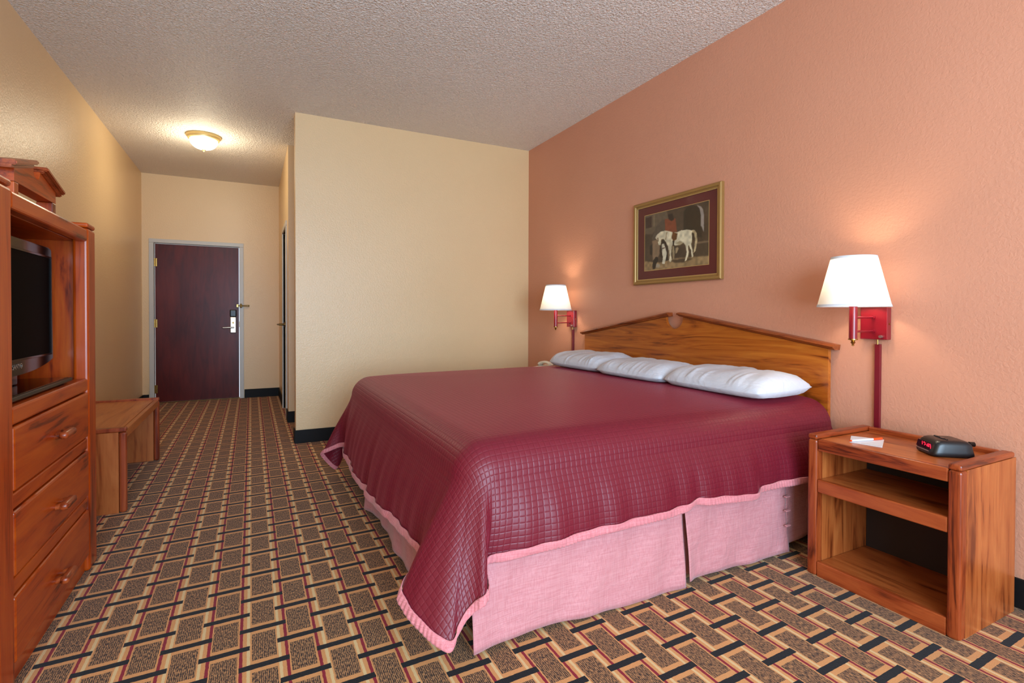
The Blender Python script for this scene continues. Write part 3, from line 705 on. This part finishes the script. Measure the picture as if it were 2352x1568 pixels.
T_=NT('printed_picture'); at=T_.n('ShaderNodeAttribute'); at.attribute_name='print_colour'; T_.set(color=at.outputs[0],rough=.4,coat=.35,coatr=.06)
pm=new_obj('print',print_mesh(),T_.m,t.o)

# ------------------------------------------------------------------ headboard
HX0,HX1=2.538,2.560; HC=2.598
t=Thing('headboard','cherry wood headboard with broken pediment top on orange wall','headboard',(XR,HC,0))
hw=1.038; ze,zp=.935,1.098; nr=.078; nz=1.078
sl=(zp-ze)/hw
pts=[(HC-hw,.22),(HC-hw,ze),(HC-nr,ze+sl*(hw-nr))]
for k in range(1,20):
    a=math.pi*k/20; pts.append((HC-nr*math.cos(a),nz-.070*math.sin(a)))
pts+=[(HC+nr,ze+sl*(hw-nr)),(HC+hw,ze),(HC+hw,.22)]
t.prism('panel',pts,'X',HX0,HX1,M['head'])
t.box('wall_cleat',(HX1+.0005,HC-.8,.5),(XR-.0005,HC+.8,.6),M['headcap'],0)
for s in(-1,1):
    bm=bmesh.new(); a=Vector((HC+s*(hw+.034),ze-sl*.034+.002)); b=Vector((HC+s*.050,ze+sl*(hw-.050)+.002))
    dd=(b-a).normalized(); n=Vector((-dd.y,dd.x)); n=n if n.y>0 else -n
    # rounded nosed cap over a small cove
    prof=[(HX1+.015,0),(HX1+.015,.026),(HX0-.012,.026),(HX0-.022,.023),(HX0-.027,.016),(HX0-.022,.010),(HX0-.013,.008),(HX0-.010,.004),(HX0-.004,0)]
    E0=[bm.verts.new((x,*(a+n*h))) for x,h in prof]; E1=[bm.verts.new((x,*(b+n*h))) for x,h in prof]
    # rounded inner nose
    E2=[bm.verts.new((x,*(b+dd*.012*math.sin(math.pi*min(1,max(0,h/.026)))+n*h))) for x,h in prof]
    for P,Q in ((E0,E1),(E1,E2)):
        for k in range(len(prof)): bm.faces.new((P[k],Q[k],Q[(k+1)%len(prof)],P[(k+1)%len(prof)]))
    bm.faces.new(E0); bm.faces.new(E2)
    o=t.add('cap_moulding',bm,M['headcap']); autosmooth(o,40)

# ------------------------------------------------------------------ bed: base, mattress
t=Thing('bed','king bed base and mattress under the burgundy bedspread','bed',(1.55,2.6,0))
for px in (.8,1.55,2.35):
    for py in (1.75,3.45): t.cyl('leg',(px,py,0),(px,py,.10),.03,M['black_pl'])
t.box('box_spring',(.64,1.60,.10),(2.52,3.60,.36),M['pillow'],.03)
t.box('mattress',(.645,1.595,.362),(2.52,3.605,.640),M['pillow'],.09,seg=6)

# ------------------------------------------------------------------ bedspread
ZT=.688; FX,NY_,FY_,HXX=.600,1.530,3.670,2.520; RC=.12; RR=.115
def contour():
    """dense list of (x,y,nx,ny) along near side -> foot -> far side"""
    P=[]
    for x in np.linspace(HXX,FX+RC,260): P.append((x,NY_,0,-1))
    for k in range(1,60):
        a=-math.pi/2-k/60*math.pi/2; P.append((FX+RC+RC*math.cos(a),NY_+RC+RC*math.sin(a),math.cos(a),math.sin(a)))
    for y in np.linspace(NY_+RC,FY_-RC,240): P.append((FX,y,-1,0))
    for k in range(1,60):
        a=math.pi-k/60*math.pi/2; P.append((FX+RC+RC*math.cos(a),FY_-RC+RC*math.sin(a),math.cos(a),math.sin(a)))
    for x in np.linspace(FX+RC,HXX,160): P.append((x,FY_,0,1))
    return np.array(P)
CT=contour(); CL=np.concatenate([[0],np.cumsum(np.hypot(*np.diff(CT[:,:2],axis=0).T))])
def s_near(x): return HXX-x
sA=HXX-(FX+RC); arc=RC*math.pi/2; sF=sA+arc
def s_foot(y): return sF+(y-(NY_+RC))
sB=s_foot(FY_-RC); sC=sB+arc
def s_far(x): return sC+(x-(FX+RC))
def s_c1(f): return sA+arc*f
def s_c2(f): return sB+arc*f
# hem control points: (contour position, x, y, z) of the lower edge of the trim
K=[(s_near(2.52),2.52,1.492,.352),(s_near(2.35),2.35,1.480,.348),(s_near(2.2),2.20,1.474,.345),(s_near(2.08),2.085,1.484,.343),(s_near(1.96),1.965,1.492,.338),(s_near(1.90),1.905,1.470,.325),(s_near(1.8),1.80,1.466,.332),
   (s_near(1.62),1.625,1.470,.346),(s_near(1.57),1.575,1.488,.350),(s_near(1.50),1.505,1.474,.336),(s_near(1.30),1.30,1.466,.332),(s_near(1.1),1.10,1.470,.327),(s_near(.95),.945,1.464,.322),(s_near(.84),.82,1.476,.314),(s_near(.76),.725,1.486,.306),
   (s_c1(.0),.690,1.500,.304),(s_c1(.06),.666,1.506,.292),(s_c1(.14),.648,1.462,.268),(s_c1(.21),.634,1.412,.246),(s_c1(.27),.614,1.396,.232),(s_c1(.34),.592,1.414,.210),(s_c1(.41),.565,1.424,.184),(s_c1(.47),.532,1.408,.152),(s_c1(.52),.505,1.388,.127),
   (s_c1(.57),.478,1.414,.140),(s_c1(.65),.440,1.480,.168),(s_c1(.73),.412,1.545,.194),(s_c1(.79),.404,1.580,.206),(s_c1(.85),.428,1.612,.222),(s_c1(.95),.492,1.680,.245),(s_foot(1.72),.526,1.760,.256),
   (s_foot(1.86),.522,1.88,.258),(s_foot(2.05),.506,2.05,.250),(s_foot(2.25),.508,2.25,.236),(s_foot(2.5),.496,2.50,.218),(s_foot(2.7),.504,2.70,.205),(s_foot(2.95),.508,2.95,.200),(s_foot(3.2),.514,3.20,.206),(s_foot(3.4),.524,3.40,.214),
   (s_foot(3.52),.552,3.53,.222),(s_c2(.15),.520,3.575,.212),(s_c2(.32),.450,3.60,.182),(s_c2(.42),.410,3.628,.158),(s_c2(.52),.455,3.645,.100),(s_c2(.60),.515,3.662,.040),(s_c2(.72),.56,3.70,.105),(s_c2(.86),.62,3.730,.200),(s_far(.74),.72,3.742,.28),(s_far(.95),.95,3.738,.33),(s_far(1.5),1.5,3.734,.335),(s_far(2.0),2.0,3.738,.335),(s_far(2.52),2.52,3.734,.34)]
K=np.array(K); 
kk=np.concatenate([[0],np.cumsum(np.maximum(np.linalg.norm(np.diff(K[:,1:],axis=0),axis=1),.004))])
def cr(tq):
    out=np.zeros((len(tq),4)); j=np.clip(np.searchsorted(kk,tq,'right')-1,0,len(kk)-2)
    m=np.zeros_like(K); m[1:-1]=(K[2:]-K[:-2])/(kk[2:]-kk[:-2])[:,None]; m[0]=(K[1]-K[0])/(kk[1]-kk[0]); m[-1]=(K[-1]-K[-2])/(kk[-1]-kk[-2])
    hh=(kk[j+1]-kk[j]); f=(tq-kk[j])/hh; f=f[:,None]; h=hh[:,None]
    H=(2*f**3-3*f**2+1)*K[j]+(f**3-2*f**2+f)*h*m[j]+(-2*f**3+3*f**2)*K[j+1]+(f**3-f**2)*h*m[j+1]
    H[:,0]=K[j,0]+(K[j+1,0]-K[j,0])*f[:,0]   # contour position stays monotone
    return H
NC=1100
tq=np.linspace(0,kk[-1],NC); HC_=cr(tq)
ex=np.stack([np.interp(HC_[:,0],CL,CT[:,i]) for i in range(4)],1); nn=ex[:,2:]/np.linalg.norm(ex[:,2:],axis=1)[:,None]
hem=HC_[:,1:]
rows=[];uvs=[]
def crown(x,y):
    e=np.minimum(np.minimum(y-NY_,FY_-y),x-FX); s_=np.clip(e/.5,0,1); s_=s_*s_*(3-2*s_)
    return .012*s_-.006*np.exp(-((x-1.0)**2/.2+(y-2.2)**2/.25))+.003*np.sin(3.1*x+1.3*y)*s_
# spine end of each column
sp=np.stack([np.maximum(ex[:,0],1.45),np.full(NC,2.6)],1)
ins=ex[:,:2]-nn*RR                                    # start of the roll-over
NI=22
for i in range(NI):
    f=(i/NI)**.8; p=sp*(1-f)+ins*f; rows.append(np.column_stack([p,ZT+crown(p[:,0],p[:,1])])); uvs.append(p)
for i in range(9):
    a=i/9*math.pi/2; off=RR*math.sin(a); p=ins+nn*off; z=ZT-RR*(1-math.cos(a)); rows.append(np.column_stack([p,np.full(NC,z)])); uvs.append(ins+nn*(RR*a))
E3=np.column_stack([ex[:,:2],np.full(NC,ZT-RR)]); D=np.linalg.norm(hem-E3,axis=1)
TW=.026; ND=44
fq=1-TW/D
wav=.0045*np.sin(tq*23+2*np.sin(tq*5.3))+.003*np.sin(tq*51+1.1)
wav=wav+np.exp(-((ex[:,0]-FX)/.03)**2)*(.007*np.sin(ex[:,1]*11+1.0)+.003*np.sin(ex[:,1]*23))*np.clip((ex[:,1]-1.8)/.2,0,1)*np.clip((3.45-ex[:,1])/.2,0,1)
for i in range(ND+1):
    f=(i/ND)*fq; hf=f**1.25
    p=E3[:,:2]+(hem[:,:2]-E3[:,:2])*hf[:,None]+nn*((.020*np.sin(math.pi*f)+wav*f)[:,None])
    z=E3[:,2]+(hem[:,2]-E3[:,2])*f
    rows.append(np.column_stack([p,z])); uvs.append(ins+nn*((RR*math.pi/2+D*f)[:,None]))
G=np.array(rows); wz=np.clip((G[...,2]-.3)/.35,0,1); G[...,2]-=wz*(.020*np.exp(-np.clip(G[...,0]-FX,0,9)/.2)+.012*np.exp(-np.clip(G[...,1]-NY_,0,9)/.12)); UV=np.array(uvs); NR=len(rows)
# thin mesh -> faces
I=np.arange(NR*NC).reshape(NR,NC); F=np.stack([I[:-1,:-1],I[1:,:-1],I[1:,1:],I[:-1,1:]],-1).reshape(-1,4)
a_,b_,c__=G.reshape(-1,3)[F[NC//2,0]],G.reshape(-1,3)[F[NC//2,1]],G.reshape(-1,3)[F[NC//2,2]]
if np.cross(b_-a_,c__-a_)[2]<0: F=F[:,::-1]
BL=Vector((1.5,2.6,.0))
t=Thing('bedspread','quilted burgundy bedspread with pink ruffled edge draped over bed','bedspread',BL)
me=bpy.data.meshes.new('quilt'); me.from_pydata((G.reshape(-1,3)-np.array(BL)).tolist(),[],F.tolist())
ul=me.uv_layers.new(name='cloth'); li=np.zeros(len(me.loops),int); me.loops.foreach_get('vertex_index',li); ul.data.foreach_set('uv',UV.reshape(-1,2)[li].astype(np.float32).ravel()); me.update()
q=new_obj('quilt',me,M['quilt'],t.o,True)
sm_=q.modifiers.new('thickness','SOLIDIFY'); sm_.thickness=.007; sm_.offset=-1; sm_.use_rim=False
# ruffled trim along the hem
last=G[-1]; tan=np.gradient(last,axis=0); dn=hem-G[-2]; dn/=np.linalg.norm(dn,axis=1)[:,None]; nrm=np.cross(tan,dn); nrm/=np.linalg.norm(nrm,axis=1)[:,None]
out=np.column_stack([nn,np.zeros(NC)]); sgn=np.sign(np.median(np.sum(nrm*out,1))); nrm*=sgn
NC2=NC*3; ti=np.linspace(0,NC-1,NC2); ip=lambda a:np.stack([np.interp(ti,np.arange(NC),a[:,k]) for k in range(a.shape[1])],1)
l2,d2,n2=ip(last),ip(dn),ip(nrm); arcl=np.concatenate([[0],np.cumsum(np.linalg.norm(np.diff(l2,axis=0),axis=1))])
ruf=np.sin(arcl*2*math.pi/.017+1.5*np.sin(arcl*31))*(.6+.4*np.sin(arcl*17))
V=[]
for i in range(7):
    f=i/6; V.append(l2+d2*((-.004+f*(TW+.004)))+n2*(.0052+.0018*ruf*(.35+.65*f)+.002*math.sin(math.pi*f))[:,None])
V=np.array(V); I=np.arange(7*NC2).reshape(7,NC2); F=np.stack([I[:-1,:-1],I[1:,:-1],I[1:,1:],I[:-1,1:]],-1).reshape(-1,4)
o=pd_obj('ruffled_trim',V.reshape(-1,3)-np.array(BL),F,M['ruffle'],t.o,True,False); m_=o.modifiers.new('thickness','SOLIDIFY'); m_.thickness=.002; m_.offset=0
# the trimmed head end, just visible beside the headboard
# ------------------------------------------------------------------ bed skirt
t=Thing('bed_skirt','pale pink linen bed skirt hanging to the carpet under bedspread','bed skirt',(1.5,2.6,0))
def skirt(name,P0,P1,n,zt,zb,flare,seed,amp=.006):
    """hanging panel from P0 to P1 with outward direction n"""
    rs=np.random.RandomState(seed); P0=np.array(P0);P1=np.array(P1);n=np.array(n); L=np.linalg.norm(P1-P0); nc=int(L/.008); nr_=22
    ph=rs.rand(6)*6; v=[]
    for i in range(nr_+1):
        f=i/nr_; s=np.linspace(0,L,nc)
        w=amp*f*(np.sin(s*9+ph[0])+.6*np.sin(s*19+ph[1]+f)+.35*np.sin(s*41+ph[2]+2*f))+.003*np.sin(s*27+f*7+ph[3])
        o_=flare(s/L,f)+w
        zb_=zb+.008*np.sin(s*5+ph[4])
        p=P0+(P1-P0)*(s/L)[:,None]+n*o_[:,None]; v.append(np.column_stack([p,zt+(zb_-zt)*f]))
    v=np.array(v); I=np.arange(v.shape[0]*nc).reshape(-1,nc); F=np.stack([I[:-1,:-1],I[1:,:-1],I[1:,1:],I[:-1,1:]],-1).reshape(-1,4)
    o=pd_obj(name,v.reshape(-1,3)-np.array((1.5,2.6,0)),F,M['skirt'],t.o,True,False); m_=o.modifiers.new('thickness','SOLIDIFY'); m_.thickness=.003
    # stitched hem band
    return o
ZS=.45
skirt('side_panel',(.628,1.552),(1.556,1.552),(0,-1),ZS,.012,lambda u,f:.026*f+.022*f*np.exp(-(u/.12)**2)+.012*f*np.exp(-((1-u)/.05)**2),1,.004)
skirt('side_panel',(1.574,1.556),(2.20,1.552),(0,-1),ZS,.022,lambda u,f:.024*f+.016*f*np.exp(-(u/.05)**2),2,.004)
skirt('side_panel',(2.20,1.553),(2.50,1.570),(0,-1),ZS,.05,lambda u,f:.022*f-.018*u*f,3,.004)
skirt('pleat_backing',(1.48,1.575),(1.66,1.575),(0,-1),ZS,.03,lambda u,f:0*u,4,.002)
skirt('foot_panel',(.612,1.60),(.612,2.93),(-1,0),ZS,.015,lambda u,f:.018*f+.03*f*np.exp(-((1-u)/.06)**2),5,.006)
skirt('foot_panel',(.616,2.95),(.616,3.64),(-1,0),ZS,.05,lambda u,f:.012*f,6,.005)
for z in (.272,.208,.14):
    t.box('stitched_tuck',(2.17,1.512+.03*(z-.12),z-.003),(2.20,1.527+.03*(z-.12),z+.004),M['skirt'],.003)

# ------------------------------------------------------------------ pillows
def pillow(label,cx,cy,lx,ly,h,rz,tilt,seed,z0,roll=.0):
    t=Thing('pillow',label,'pillow',(cx,cy,z0),'white pillows along the headboard')
    n1,n2_=44,70; rs=np.random.RandomState(seed); ph=rs.rand(10)*6.28
    u=np.linspace(-1,1,n1); v=np.linspace(-1,1,n2_); Ug,Vg=np.meshgrid(u,v,indexing='ij')
    au=np.abs(Ug);av=np.abs(Vg)
    th=(np.clip(1-au**2.8,0,1)**.62)*(np.clip(1-av**9,0,1)**.5)
    X=Ug*lx/2*(1-.10*av**4*(1-.2*au))*(1+.00*Vg); Y=Vg*ly/2*(1-.05*au**2)
    edge=np.maximum(au,av)**3
    wr=np.zeros_like(Ug)
    for k in range(26):
        fr_=rs.uniform(3,16); an=rs.uniform(0,math.pi); wr+=rs.uniform(.3,1)/(1+.12*fr_)*np.sin(fr_*(Ug*math.cos(an)*.6+Vg*math.sin(an))+rs.rand()*6.28)
    wr*=.0022
    for k in range(26):      # short gathers running in from the seams
        vc=rs.uniform(-1,1); wd=rs.uniform(.015,.035); sd=rs.choice([-1,1]); wr+=.011*rs.uniform(.4,1)*np.exp(-((Vg-vc-.12*(1-sd*Ug)*rs.uniform(-1,1))/wd)**2)*np.clip(sd*Ug-.15,0,1)
    wr*=np.clip(th*2.2,0,1)
    up=h*.72*th+wr; lo=-h*.28*np.clip(th*2.2,0,1)
    vs=np.concatenate([np.stack([X,Y,up],-1).reshape(-1,3),np.stack([X,Y,np.minimum(lo,up-.004)],-1).reshape(-1,3)])
    vs[:,2]+=h*.28
    I=np.arange(n1*n2_).reshape(n1,n2_); f1=np.stack([I[:-1,:-1],I[1:,:-1],I[1:,1:],I[:-1,1:]],-1).reshape(-1,4); f2=(f1+n1*n2_)[:,::-1]
    rim=np.concatenate([I[0,:],I[1:,-1],I[-1,-2::-1],I[-2:0:-1,0]]); r2=np.roll(rim,-1); f3=np.stack([rim,r2,r2+n1*n2_,rim+n1*n2_],-1)
    c,s=math.cos(rz),math.sin(rz); ct,st=math.cos(tilt),math.sin(tilt)
    x,y,z=vs.T; x,z=x*ct-z*st,x*st+z*ct; cr_,sr_=math.cos(roll),math.sin(roll); y,z=y*cr_-z*sr_,y*sr_+z*cr_; z-=z.min(); x,y=x*c-y*s,x*s+y*c
    o=pd_obj('pillowcase',np.stack([x,y,z],1),np.concatenate([f1,f2,f3]),M['pillow'],t.o,True)
    return t
pillow('white pillow farthest from the camera, at the far bed edge',2.300,3.195,.42,.63,.105,.03,.05,1,.7065)
pillow('white middle pillow, lying between the two other pillows',2.290,2.568,.42,.61,.098,.03,.03,2,.7065)
pillow('white pillow nearest the front nightstand and red lamp',2.300,1.925,.42,.66,.105,-.02,.03,3,.7065)
